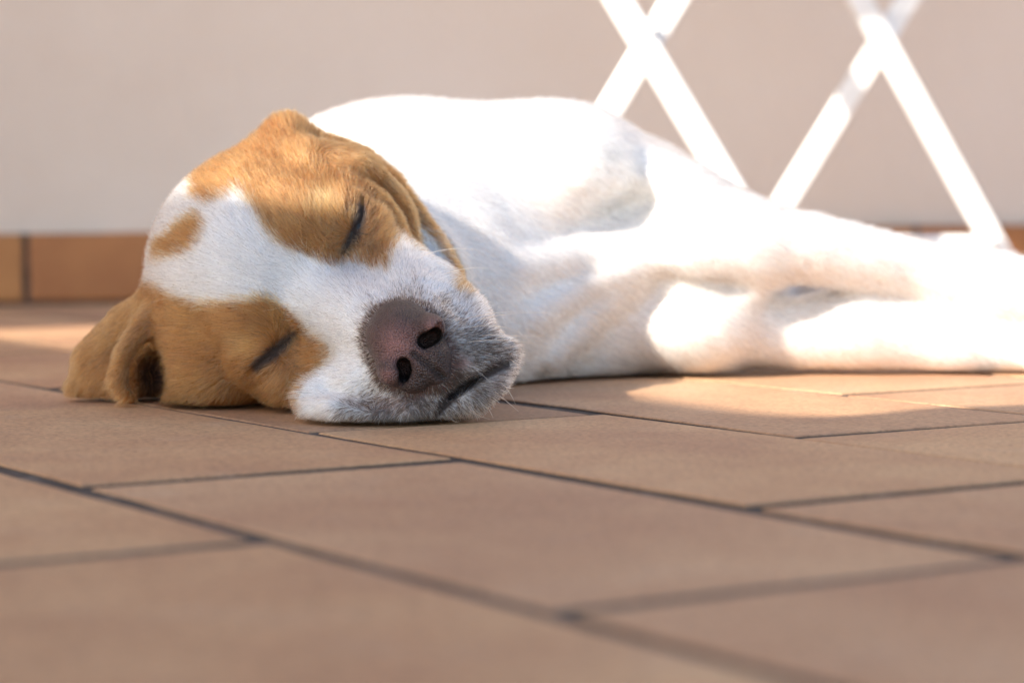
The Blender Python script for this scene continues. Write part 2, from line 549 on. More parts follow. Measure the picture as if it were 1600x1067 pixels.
def relax(V, F, it=2, lam=0.5):
    ed = np.concatenate([F[:, [0, 1]], F[:, [1, 2]], F[:, [2, 3]], F[:, [3, 0]]])
    n = np.bincount(ed.ravel(), minlength=len(V))[:, None]
    for _ in range(it):
        a = np.zeros_like(V)
        for k in range(3):
            a[:, k] = np.bincount(ed[:, 0], V[ed[:, 1], k], len(V)) + np.bincount(ed[:, 1], V[ed[:, 0], k], len(V))
        V = V + lam * (a / n - V)
    return V


def normals(V, F):
    fn = np.cross(V[F[:, 2]] - V[F[:, 0]], V[F[:, 3]] - V[F[:, 1]])
    N = np.zeros_like(V)
    for k in range(4):
        for a in range(3): N[:, a] += np.bincount(F[:, k], fn[:, a], len(V))
    return N / (np.linalg.norm(N, axis=1, keepdims=True) + 1e-12), np.linalg.norm(fn, axis=1) / 2


# ------------------------------------------------------------------ the dog
TILT = math.radians(14)
DWN = unit([0.835, 0, -0.55]); HL = unit([0.55, 0, 0.835]); NY = np.array([0, -1.0, 0])
HF = NY * math.cos(TILT) + DWN * math.sin(TILT)
HU = -DWN * math.cos(TILT) + NY * math.sin(TILT)
HF = unit(HF + 0.10 * HL); HL = unit(HL - HF * (HL @ HF))
HAX = np.stack([HL, HF, HU])
HO = P(488, 457, 1.045)


def H(l, f, u): return HO + (HL * l + HF * f + HU * u) / 1000.0
S = Sculpt()


def tb(pts, rad, **kw): S.tube([P(*p) for p in pts], rad, **kw)


def el(px, py, y, r, ax=HAX, **kw): S.ell(P(px, py, y), r, ax, **kw)


WAX = np.eye(3)


def unit_axes(a): return np.array([[math.cos(a), 0, math.sin(a)], [0, 1, 0], [-math.sin(a), 0, math.cos(a)]])


# --- trunk (far things first)
tb([(800, 400, 1.48), (760, 415, 1.72), (745, 430, 1.80)], [68, 55, 42], k=0.03)
el(860, 388, 1.37, (108, 150, 73), WAX, k=0.03)
el(640, 345, 1.31, (92, 90, 66), WAX, k=0.03)
el(885, 305, 1.305, (45, 60, 45), WAX, k=0.02)
el(800, 285, 1.268, (62, 60, 40), WAX, k=0.016)
el(890, 274, 1.250, (36, 48, 32), WAX, k=0.022)
tb([(500, 440, 1.155), (640, 430, 1.20), (800, 430, 1.28)], [56, 60, 66], k=0.03)
el(850, 490, 1.262, (75, 55, 48), WAX, k=0.03)
el(700, 500, 1.20, (50, 50, 42), WAX, k=0.03)
# hind quarters and legs, tail (behind the chest)
tb([(750, 410, 1.72), (840, 450, 1.70), (960, 480, 1.68)], [52, 44, 26], k=0.02)
tb([(960, 480, 1.68), (1060, 475, 1.74), (1170, 470, 1.70)], [22, 15, 13], k=0.01)
tb([(745, 470, 1.78), (900, 490, 1.80), (1060, 484, 1.82)], [36, 24, 13], k=0.01)
tb([(735, 450, 1.84), (680, 470, 1.95), (640, 485, 1.90)], [14, 9, 6], k=0.01)
# --- upper foreleg
tb([(930, 275, 1.285), (1060, 328, 1.240), (1160, 385, 1.228)], [25, 25, 24], k=0.014)
tb([(1160, 385, 1.228), (1250, 387, 1.230), (1420, 418, 1.245), (1555, 450, 1.245)], [22, 18.5, 15, 16], k=0.010)
tb([(1555, 450, 1.245), (1680, 470, 1.235), (1740, 486, 1.225)], [17, 17, 12], k=0.01)
el(1080, 398, 1.222, (24, 22, 15), WAX, k=0.012)
# --- lower foreleg
el(1090, 505, 1.243, (34, 36, 27), WAX, k=0.016)
tb([(1130, 512, 1.248), (1225, 522, 1.25), (1340, 514, 1.250), (1480, 532, 1.25)], [22, 18, 22, 17], k=0.008)
tb([(1480, 532, 1.25), (1600, 545, 1.245), (1690, 556, 1.235), (1745, 562, 1.225)], [17, 14, 16, 12], k=0.01)
el(1235, 462, 1.292, (38, 24, 22), WAX, k=0.006)
el(1195, 458, 1.262, (13, 12, 6), WAX, k=0.006)
for tx, ty in ((1760, 470), (1768, 482), (1766, 495), (1758, 508)): tb([(1700, 478, 1.23), (tx, ty, 1.215 + (ty - 480) * .0004)], [9, 7], k=0.003)
for tx, ty in ((1770, 545), (1778, 555), (1776, 566), (1766, 572)): tb([(1700, 556, 1.23), (tx, ty, 1.215 + (ty - 555) * .0004)], [9, 7], k=0.003)
# hollow behind the shoulder, folds of loose chest skin
S.ell(P(988, 324, 1.196), (22, 42, 9.5), unit_axes(0.3), kind='sub', k=0.013)
tb([(900, 356, 1.199), (940, 345, 1.203), (970, 335, 1.205)], [2, 5, 8], kind='sub', k=0.014)
tb([(990, 425, 1.205), (972, 490, 1.203), (945, 545, 1.206), (925, 580, 1.21)], [4, 5, 4, 3], kind='sub', k=0.010)
tb([(1000, 424, 1.212), (1070, 436, 1.210), (1150, 446, 1.214)], [3, 4, 5], kind='sub', k=0.007)
for q in ([(1000, 412, 1.212), (900, 448, 1.198), (820, 500, 1.168)], [(990, 385, 1.214), (900, 402, 1.203), (800, 420, 1.166)], [(985, 440, 1.214), (920, 490, 1.206), (860, 555, 1.192)]):
    tb(q, [6, 7, 5], k=0.010)
S.ell(P(1188, 586, 1.225), (15, 24, 4.5), WAX, kind='sub', k=0.004)

# --- skull
def eh(l, f, u, r, **kw): S.ell(H(l, f, u), r, HAX, **kw)


def th(pts, rad, **kw): S.tube([H(*p) for p in pts], rad, **kw)


el(395, 402, 1.092, (53, 60, 45), k=0.02)
el(405, 425, 1.13, (46, 50, 44), k=0.02)
el(442, 425, 1.062, (32, 28, 31), k=0.02)
el(545, 335, 1.090, (25, 36, 33), k=0.014)
eh(24, -6, 15, (13, 15, 13), k=0.016)
eh(-24, -6, 15, (13, 15, 13), k=0.016)
# cheeks
eh(24, -24, -28, (17, 34, 28), k=0.014)
el(330, 575, 1.085, (26, 36, 30), k=0.015)
eh(-36, -6, -14, (15, 24, 24), k=0.012)
# muzzle
th([(0, 12, -12), (0, 44, -23), (0, 70, -31)], [19, 17, 14], k=0.014)
for s_ in (1, -1):
    th([(10 * s_, 68, -37), (15 * s_, 42, -36), (22 * s_, 4, -28)], [12, 17, 20], k=0.010)
# upper side flew
th([(5, 77, -47), (15, 67, -57), (22, 46, -52), (26, 20, -42)], [9.5, 12, 13, 14], k=0.008)
th([(6, 81, -57), (14, 74, -66), (20, 68, -70)], [5, 5.5, 5.5], k=0.007)
# lower side flew, squashed on the floor
S.tube([H(-5, 77, -47), P(620, 612, 0.990), P(570, 605, 0.995), P(520, 605, 1.008)], [9.5, 11, 12, 10], k=0.008)
tb([(497, 638, 0.988), (530, 640, 0.980), (580, 646, 0.977), (635, 646, 0.976), (688, 634, 0.978)], [7.5, 8, 6.5, 6.5, 5], k=0.004)
el(488, 622, 1.006, (8, 14, 8), WAX, k=0.008)
# lower jaw
tb([(650, 560, 1.07), (712, 592, 1.01), (715, 615, 0.995)], [20, 14, 11], k=0.008)
tb([(685, 645, 0.984), (732, 626, 0.982), (772, 594, 0.988), (790, 576, 0.998)], [5.5, 7, 6, 4], k=0.007)
tb([(680, 520, 1.085), (620, 450, 1.13)], [22, 30], k=0.016)
# mouth opening
# crease behind the flew, by the eye corner
tb([(505, 560, 1.010), (486, 582, 1.014), (470, 604, 1.016), (460, 630, 1.018)], [2, 5, 7, 7], kind='sub', k=0.008)
tb([(476, 612, 0.992), (510, 608, 0.984), (545, 615, 0.977), (585, 628, 0.972), (620, 638, 0.969)], [3, 4, 4, 3, 1.5], kind='sub', k=0.005)
# ears: upper one laid back over the neck
el(448, 226, 1.10, (12, 14, 14), WAX, k=0.008)
tb([(425, 250, 1.09), (490, 258, 1.078), (550, 268, 1.078)], [10, 10, 9], k=0.012)
tb([(572, 272, 1.066), (594, 294, 1.072), (628, 342, 1.077), (655, 385, 1.081)], [0.5, 3.5, 5, 4], kind='sub', k=0.008)
tb([(455, 224, 1.105), (505, 236, 1.105), (560, 254, 1.107), (606, 292, 1.109), (638, 338, 1.108), (672, 384, 1.104), (704, 428, 1.098)], [9, 8, 7.5, 7.5, 7.5, 7, 4.5], k=0.0035)
# ear lying on the floor
tb([(258, 480, 1.098), (215, 520, 1.11), (165, 570, 1.115), (128, 603, 1.112)], [12, 15, 15, 6], k=0.010)
tb([(250, 570, 1.125), (250, 610, 1.12)], [18, 14], k=0.01)
tb([(200, 600, 1.10), (140, 605, 1.11)], [10, 8], k=0.008)
tb([(255, 470, 1.085), (226, 508, 1.075), (199, 552, 1.068), (187, 595, 1.068), (205, 622, 1.066)], [5, 5, 5, 5, 4], k=0.006)
el(272, 600, 1.075, (7, 12, 9), WAX, k=0.008)
S.ell(P(236, 584, 1.070), (10, 36, 13.5), WAX, kind='sub', k=0.005)
tb([(152, 545, 1.088), (146, 580, 1.088), (152, 618, 1.092)], [2, 2.5, 2], kind='sub', k=0.006)
tb([(176, 535, 1.082), (166, 575, 1.08), (176, 615, 1.083)], [2, 2.2, 2], kind='sub', k=0.005)
# eyes: lids over the eyeballs, closed slit
UP_EYE = [(565, 312), (566, 330), (561, 350), (552, 372), (543, 388), (537, 398)]
LO_EYE = [(390, 584), (402, 572), (420, 557), (438, 543), (454, 530), (467, 518)]
eh(31.5, -5, 0, (13, 13, 11), k=0.010)
eh(-31.5, -5, 0, (13, 13, 11), k=0.010)
for s_ in (1, -1):
    th([(42 * s_, -4, 7), (33 * s_, 1.5, 8), (23 * s_, 4, 7.5)], [3.5, 4, 3.5], k=0.011)
    th([(41 * s_, -3, -8), (32 * s_, 2.5, -8.5), (22 * s_, 6, -8)], [3, 3.5, 3], k=0.011)
EYE_PTS = {}


def surface_depth(px, py, y0=0.90, y1=1.14, n=960):
    ys = np.linspace(y0, y1, n); pts = np.array([P(px, py, y) for y in ys])
    d = S.eval(pts); i = np.argmax(d < 0)
    return ys[i] if d[i] < 0 else y1


for nm, E in (('u', UP_EYE), ('l', LO_EYE)):
    pts = [(x, y, surface_depth(x, y) - 0.0003) for x, y in E]
    EYE_PTS[nm] = np.array([P(*p) for p in pts])
    tb(pts, [0.5, 0.9, 1.3, 1.4, 1.1, 0.6], kind='sub', k=0.0025)
MOUTH = [(792, 568), (774, 576), (750, 589), (723, 607), (702, 622), (686, 643)]
MOUTH_PTS = np.array([P(x, y, surface_depth(x, y) + 0.0005) for x, y in MOUTH])
S.tube(MOUTH_PTS, [0.3, 0.8, 1.4, 2.0, 1.7, 0.8], kind='sub', k=0.002)
S.tube(MOUTH_PTS + np.array([0, 0.004, 0]), [0.2, 0.6, 1.2, 1.7, 1.4, 0.6], kind='sub', k=0.002)
# seat of the nose pad
S.ell(P(645, 548, 0.964), (13, 28, 11.5), HAX, kind='sub', k=0.002)
for x_, y_ in ((665, 532), (632, 573)): tb([(x_, y_, 0.955), (x_, y_, 1.005)], [6.5, 6.5], kind='sub', k=0.002)
# (the nose itself is a part of its own)


def axis(lo, f0, f1, hi, fine, coarse, grow=1.12):
    a = list(np.arange(f0, f1, fine))
    h = fine; x = a[-1]
    while x < hi:
        h = min(h * grow, coarse); x += h; a.append(x)
    h = fine; x = a[0]; b = []
    while x > lo:
        h = min(h * grow, coarse); x -= h; b.append(x)
    return np.array(b[::-1] + a)


GX = axis(-0.235, -0.215, 0.03, 0.37, 0.0011, 0.0036)
GY = axis(0.93, 0.94, 1.13, 2.13, 0.0012, 0.006)
GZ = axis(-0.004, -0.003, 0.135, 0.19, 0.0011, 0.003)
BV, BF = S.mesh(GX, GY, GZ)
BV = relax(BV, BF, 2, 0.4)
BN, BA = normals(BV, BF)
assert (S.eval(BV[::97] + BN[::97] * 0.002) > 0).mean() > 0.8
BPX = to_px(BV)



# ------------------------------------------------------------------ nose
NS = Sculpt()


def nel(px, py, y, r, ax=HAX, **kw): NS.ell(P(px, py, y), r, ax, **kw)


nel(635, 535, 0.9805, (13.7, 12.6, 11.7), k=0.006)
nel(615, 515, 0.9835, (12.2, 12.1, 9.9), k=0.010)
nel(673, 512, 0.9725, (5.9, 7.9, 5.9), k=0.005)
nel(611, 580, 0.9725, (5.9, 7.9, 5.9), k=0.005)
nel(679, 551, 0.9755, (6.3, 8.8, 7.7), k=0.004)
nel(644, 589, 0.9750, (6.8, 8.8, 6.8), k=0.004)
nel(662, 569, 0.9730, (5.9, 8.4, 8.6), k=0.005)
nel(685, 582, 0.9775, (5.4, 7.4, 5.9), k=0.005)


def ndepth(px, py):
    ys = np.linspace(0.93, 1.02, 360); d = NS.eval(np.array([P(px, py, y) for y in ys])); i = np.argmax(d < 0)
    return ys[i] if d[i] < 0 else 0.985


def nsub(pts, rad, off, k=0.002):
    NS.tube([P(x, y, ndepth(x, y) + off) for x, y in pts], rad, k=k, kind='sub')


_g = [(x, y, ndepth(x, y)) for x, y in ((645.8, 552.3), (658.6, 561.5), (675.2, 574.4), (693.6, 591.8))]
_n1 = [(x, y, ndepth(x, y)) for x, y in ((664.2, 533.0), (674.3, 527.4), (683.5, 517.3), (686.2, 509.0))]
_n2 = [(x, y, ndepth(x, y)) for x, y in ((631.0, 570.7), (633.8, 579.0), (631.0, 590.0), (627.4, 597.4))]
for q, r in ((_n1, (3.1, 2.9, 1.5, 0.5)), (_n2, (3.0, 2.7, 1.4, 0.5))):
    for off in (0.0, 0.004, 0.008, 0.012):
        NS.tube([P(x, y, z + off * (1 if i < 2 else 0.25)) for i, (x, y, z) in enumerate(q)], [a * (1 - off * 18) for a in r], k=0.0022, kind='sub')
NS.tube([P(*p) for p in _g], [0.8, 1.3, 1.5, 1.4], k=0.002, kind='sub')
_c = P(640, 545, 0.98)
nx = np.arange(_c[0] - 0.028, _c[0] + 0.028, 0.0006); ny = np.arange(0.93, 1.01, 0.0006); nz = np.arange(_c[2] - 0.028, _c[2] + 0.028, 0.0006)
NVt, NFt = NS.mesh(nx, ny, nz)
NVt = relax(NVt, NFt, 2, 0.4)

# ------------------------------------------------------------------ coat colours (fixed to the surface)
T1 = [(302, 296), (303, 308), (325, 320), (350, 309), (372, 297), (384, 308), (398, 330), (412, 352), (430, 375), (460, 392), (487, 402), (510, 412),
      (528, 416), (542, 408), (575, 416), (604, 421), (613, 396), (621, 371), (640, 376), (655, 384), (659, 368), (652, 350), (672, 365), (688, 390), (702, 418),
      (712, 452), (738, 458), (730, 420), (714, 388), (692, 352), (670, 318), (650, 282), (622, 246), (560, 190), (470, 150), (380, 150), (290, 250)]
T2 = [(200, 430), (235, 442), (270, 460), (305, 472), (335, 476), (355, 472), (392, 471), (430, 472), (455, 487), (472, 505), (490, 525), (512, 542),
      (513, 556), (497, 577), (478, 597), (466, 618), (462, 660), (60, 670), (60, 420)]
T3 = [(240, 380), (262, 368), (280, 352), (300, 338), (313, 336), (322, 348), (319, 370), (306, 388), (282, 399), (240, 407)]


def poly_sd(poly, p):
    """signed distance in photo pixels, positive inside"""
    poly = np.array(poly, float); q = np.roll(poly, -1, 0)
    best = np.full(len(p), 1e9); ins = np.zeros(len(p), bool)
    for a, b in zip(poly, q):
        ab = b - a; ap = p - a
        t = np.clip((ap @ ab) / (ab @ ab), 0, 1)
        best = np.minimum(best, np.linalg.norm(ap - t[:, None] * ab, axis=1))
        cond = ((a[1] > p[:, 1]) != (b[1] > p[:, 1]))
        if b[1] != a[1]:
            ins ^= cond & (p[:, 0] < (b[0] - a[0]) * (p[:, 1] - a[1]) / (b[1] - a[1]) + a[0])
    return np.where(ins, best, -best)


def seg_d(p, pts):
    pts = np.asarray(pts, float); best = np.full(len(p), 1e9)
    for a, b in zip(pts[:-1], pts[1:]):
        ab = b - a; ap = p - a; t = np.clip((ap @ ab) / (ab @ ab), 0, 1)
        best = np.minimum(best, np.linalg.norm(ap - t[:, None] * ab, axis=1))
    return best


def wav(p, f, seed):
    r = np.random.default_rng(seed); o = np.zeros(len(p))
    for _ in range(6):
        d = r.normal(size=3); d /= np.linalg.norm(d)
        o += np.sin(p @ d * f * r.uniform(0.6, 1.7) + r.uniform(0, 6.28))
    return o / 6


def sstep(x, a, b):
    t = np.clip((x - a) / (b - a), 0, 1); return t * t * (3 - 2 * t)


WHITE = np.array([0.87, 0.865, 0.87]); TAN = np.array([0.285, 0.112, 0.030]); TAN_L = np.array([0.50, 0.26, 0.088]); DARK = np.array([0.045, 0.030, 0.024]); TICKC = np.array([0.055, 0.036, 0.026])
PINK = np.array([0.62, 0.36, 0.31])
TICKS = [(735, 548, 40, .82), (768, 560, 30, .82), (712, 588, 36, .95), (702, 518, 32, .65), (722, 490, 26, .25), (690, 478, 16, .5), (655, 635, 44, .95), (600, 655, 44, .9), (560, 650, 28, .6),
         (690, 620, 34, .9), (620, 618, 22, .6), (585, 600, 16, .35), (740, 610, 28, .8), (770, 600, 18, .5), (640, 470, 22, .35), (585, 490, 18, .25)]


def coat(V, jit=0.0, r=None):
    """returns colour, is_head, tick, pigment with painted mouth shade"""
    px = to_px(V); n = len(V)
    head = (V[:, 1] < 1.132) & (px[:, 0] < 850)
    j = wav(V, 900, 3) * 3 + wav(V, 2600, 4) * 2
    if r is not None: j = j + r.normal(size=n) * jit
    t = np.maximum(poly_sd(T1, px), np.maximum(poly_sd(T2, px), poly_sd(T3, px))) + j
    w = sstep(t, -3, 3) * head
    var = np.clip(0.5 + 0.5 * wav(V, 240, 8) + 0.35 * wav(V, 900, 9), 0, 1)[:, None]
    tan = TAN * (1 - 0.45 * var) + TAN_L * (0.45 * var)
    # light eyebrow spots and cheek rims, deeper tan by the stop
    lt = np.exp(-((px - (508, 322)) ** 2).sum(1) / 22 ** 2) + np.exp(-((px - (392, 540)) ** 2).sum(1) / 20 ** 2) + np.exp(-((px - (300, 440)) ** 2).sum(1) / 40 ** 2) * .4
    tan = tan + (TAN_L * 1.15 - tan) * np.clip(lt * 0.8, 0, 0.9)[:, None]
    col = np.where(head[:, None], WHITE, np.array([0.86, 0.825, 0.78])) * (1 - w[:, None]) + tan * w[:, None]
    # pink skin shows through on belly and chest
    pk = np.clip(0.16 + 0.30 * wav(V, 55, 12) + 0.12 * wav(V, 210, 13), 0, 0.55) * (~head)
    col = col * (1 - pk[:, None]) + np.array([0.74, 0.58, 0.49]) * pk[:, None]
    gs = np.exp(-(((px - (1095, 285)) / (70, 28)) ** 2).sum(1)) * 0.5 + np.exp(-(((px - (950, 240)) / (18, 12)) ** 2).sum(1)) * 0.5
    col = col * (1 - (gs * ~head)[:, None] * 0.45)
    tick = np.zeros(n)
    for x, y, rr, a in TICKS: tick = np.maximum(tick, a * np.exp(-(((px - (x, y)) ** 2).sum(1) / (1.15 * rr) ** 2) ** 1.4))
    tick *= head & (V[:, 1] < 1.05)
    de = np.minimum(seg_d(V, EYE_PTS['u']), seg_d(V, EYE_PTS['l'])) * 1000
    wl = np.minimum(seg_d(V, EYE_PTS['u'][1:5]), seg_d(V, EYE_PTS['l'][1:5])) * 1000
    pig_gap = sstep(-(0.5 * de + 0.5 * wl) + wav(V, 1500, 5) * 0.5, -3.9, -1.6)
    dark = sstep(-de, -11, -2) * 0.35
    col = col * (1 - dark[:, None]) + TAN * 0.5 * dark[:, None]
    lip = np.minimum.reduce([seg_d(V, MOUTH_PTS + np.array([0, q, 0])) for q in (0, 0.004, 0.008, 0.012)]) * 1000  # inside of the mouth gap painted dark, its shade put into the colour
    pig_gap = np.maximum(pig_gap, sstep(-lip + wav(V, 1100, 15) * 0.5, -3.0, -1.7) * 0.95)
    return col, head, tick, pig_gap, px


def set_color(me, name, c):
    a = me.attributes.new(name, 'FLOAT_COLOR', 'POINT')
    a.data.foreach_set('color', np.c_[c, np.ones(len(c))].astype(np.float32).ravel())


def skin_material():
    m, n, b = mat_new('skin')
    at = n.nodes.new('ShaderNodeAttribute'); at.attribute_name = 'coat'
    f = noise_node(n, 380, 4, 0.7)
    r = ramp(n, f.outputs[0], [(0.3, (0.78, 0.76, 0.74)), (0.6, (1, 1, 1))])
    c = mixc(n, 'MULTIPLY', 0.7, at.outputs['Color'], r.outputs[0])
    n.links.new(c, b.inputs['Base Color']); b.inputs['Roughness'].default_value = 0.75
    b.inputs['Specular IOR Level'].default_value = 0.2
    bump(n, b, f.outputs[0], 0.4, 0.001)
    return m


def hair_material():
    m = bpy.data.materials.new('fur_strands'); m.use_nodes = True
    n = m.node_tree
    n.nodes.clear()
    out = n.nodes.new('ShaderNodeOutputMaterial')
    at = n.nodes.new('ShaderNodeAttribute'); at.attribute_name = 'coat'
    h = n.nodes.new('ShaderNodeBsdfHairPrincipled'); h.parametrization = 'COLOR'
    h.inputs['Roughness'].default_value = 0.42; h.inputs['Radial Roughness'].default_value = 0.6
    h.inputs['Random Roughness'].default_value = 0.2
    n.links.new(at.outputs['Color'], h.inputs['Color'])
    n.links.new(h.outputs[0], out.inputs['Surface'])
    return m


def nose_material():
    m, n, b = mat_new('nose_leather')
    at = n.nodes.new('ShaderNodeAttribute'); at.attribute_name = 'coat'
    v = n.nodes.new('ShaderNodeTexVoronoi'); v.inputs['Scale'].default_value = 1250
    tc = n.nodes.new('ShaderNodeTexCoord'); n.links.new(tc.outputs['Object'], v.inputs['Vector'])
    r = ramp(n, v.outputs['Distance'], [(0.0, (1.15, 1.12, 1.12)), (0.6, (0.7, 0.68, 0.68))])
    f = noise_node(n, 260, 4, 0.6); fr = ramp(n, f.outputs[0], [(0.3, (0.6, 0.58, 0.58)), (0.7, (1.2, 1.18, 1.18))])
    c = mixc(n, 'MULTIPLY', 0.8, at.outputs['Color'], r.outputs[0]); c = mixc(n, 'MULTIPLY', 0.7, c, fr.outputs[0])
    n.links.new(c, b.inputs['Base Color']); b.inputs['Roughness'].default_value = 0.36
    b.inputs['Specular IOR Level'].default_value = 0.5
    inv = n.nodes.new('ShaderNodeMath'); inv.operation = 'SUBTRACT'; inv.inputs[0].default_value = 1; n.links.new(v.outputs['Distance'], inv.inputs[1])
    bump(n, b, inv.outputs[0], 0.9, 0.0011)
    return m


DLOC = np.array([0.0, 1.2, 0.0])
dog = empty('dog', tuple(DLOC))
tag(dog, 'tan and white dog asleep on its side on the terracotta floor', 'dog')
body = obj('body', BV - DLOC, BF, skin_material(), dog, smooth=True)
ccol, chead, ctick, cpig_gap, cpx = coat(BV)
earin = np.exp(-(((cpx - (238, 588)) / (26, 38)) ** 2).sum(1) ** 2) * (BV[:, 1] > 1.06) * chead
skin = ccol * (1 - 0.75 * ctick[:, None]) + TICKC * 0.75 * ctick[:, None]
pinkz = np.exp(-(((cpx - (722, 567)) / (14, 10)) ** 2).sum(1)) + 0.8 * np.exp(-(((cpx - (780, 598)) / (14, 18)) ** 2).sum(1)) + 0.6 * np.exp(-(((cpx - (612, 632)) / (28, 12)) ** 2).sum(1)) + .5 * np.exp(-(((cpx - (576, 520)) / (14, 18)) ** 2).sum(1))
pinkz = np.clip(pinkz, 0, 1) * chead
skin = skin * (1 - 0.6 * pinkz[:, None]) + np.array([0.36, 0.15, 0.12]) * 0.6 * pinkz[:, None]
skin = skin * (1 - earin[:, None]) + np.array([0.05, 0.028, 0.023]) * earin[:, None]  # ear hollow painted near black in place of its shade
skin = skin * (1 - cpig_gap[:, None]) + DARK * cpig_gap[:, None]
nr = sstep(-NS.eval(BV), -0.005, -0.0015)[:, None]
skin = skin * (1 - nr) + np.array([0.13, 0.075, 0.066]) * nr
skin = np.where(chead[:, None], skin * 0.8, skin)  # head skin darkened, standing in for shade between the hairs
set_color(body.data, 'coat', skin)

nose = obj('nose', NVt - DLOC, NFt, nose_material(), dog, smooth=True)
nose['label'] = 'pinkish brown leathery nose with dark nostrils'
npx = to_px(NVt)
pk = np.exp(-(((npx - (618, 535)) / (30, 32)) ** 2).sum(1)); pk = np.maximum(pk, 0.9 * np.exp(-((npx - (677, 506)) ** 2).sum(1) / 13 ** 2)); pk = np.maximum(pk, 0.8 * np.exp(-((npx - (606, 586)) ** 2).sum(1) / 14 ** 2))
pk *= np.clip(0.75 + 0.4 * wav(NVt, 500, 21), 0, 1)
nc = np.array([0.085, 0.052, 0.045]) * (1 - pk[:, None]) + np.array([0.42, 0.21, 0.19]) * pk[:, None]
nd = np.minimum(seg_d(NVt, [P(x, y, z + 0.006) for x, y, z in _n1[:2]]), seg_d(NVt, [P(x, y, z + 0.006) for x, y, z in _n2[:2]])) * 1000
hole = np.maximum(sstep(-nd, -6.2, -4.6), 0.75 * sstep(-seg_d(NVt, [P(*p) for p in _g]) * 1000, -2.2, -1.0))
nc = nc * (1 - hole[:, None]) + np.array([0.012, 0.009, 0.009]) * hole[:, None]  # shade of nostrils and groove painted into the nose colour
set_color(nose.data, 'coat', nc)
M_EYE, n_, b_ = mat_new('eye'); b_.inputs['Base Color'].default_value = (0.012, 0.008, 0.006, 1); b_.inputs['Roughness'].default_value = 0.35
for nm in ('u', 'l'):
    c = (EYE_PTS[nm][2] + EYE_PTS[nm][3]) / 2 + np.array([0, 0.0076, 0])
    th, ph = np.meshgrid(np.linspace(0, 2 * math.pi, 24, endpoint=False), np.linspace(0.05, math.pi - 0.05, 12), indexing='xy')
    V = np.stack([np.sin(ph) * np.cos(th), np.sin(ph) * np.sin(th), np.cos(ph)], -1).reshape(-1, 3) * 0.0060 + c - DLOC
    F = np.array([(i * 24 + j, i * 24 + (j + 1) % 24, (i + 1) * 24 + (j + 1) % 24, (i + 1) * 24 + j) for i in range(11) for j in range(24)])
    obj('eye', V, F, M_EYE, dog, smooth=True)

# ------------------------------------------------------------------ fur
M_FUR = hair_material()


def add_strands(name, roots, dirs, lens, cols, rad, parent, npt=5, bend=None):
    n = len(roots)
    s = np.linspace(0, 1, npt)
    bend = np.zeros((n, 3)) if bend is None else bend
    pts = roots[:, None, :] + (dirs[:, None, :] * s[None, :, None] + bend[:, None, :] * (s ** 2)[None, :, None]) * lens[:, None, None]
    cu = bpy.data.hair_curves.new(name)
    cu.add_curves([npt] * n)
    cu.position_data.foreach_set('vector', (pts - DLOC).astype(np.float32).ravel())
    ra = cu.attributes.get('radius') or cu.attributes.new('radius', 'FLOAT', 'POINT')
    prof = np.array([1.0, 0.95, 0.8, 0.55, 0.12]) if npt == 5 else np.linspace(1, 0.15, npt)
    ra.data.foreach_set('value', (rad[:, None] * prof[None, :]).astype(np.float32).ravel())
    ca = cu.attributes.new('coat', 'FLOAT_COLOR', 'CURVE')
    ca.data.foreach_set('color', np.c_[cols, np.ones(n)].astype(np.float32).ravel())
    cu.materials.append(M_FUR)
    o = bpy.data.objects.new(name, cu); COL.objects.link(o); o.parent = parent
    return o


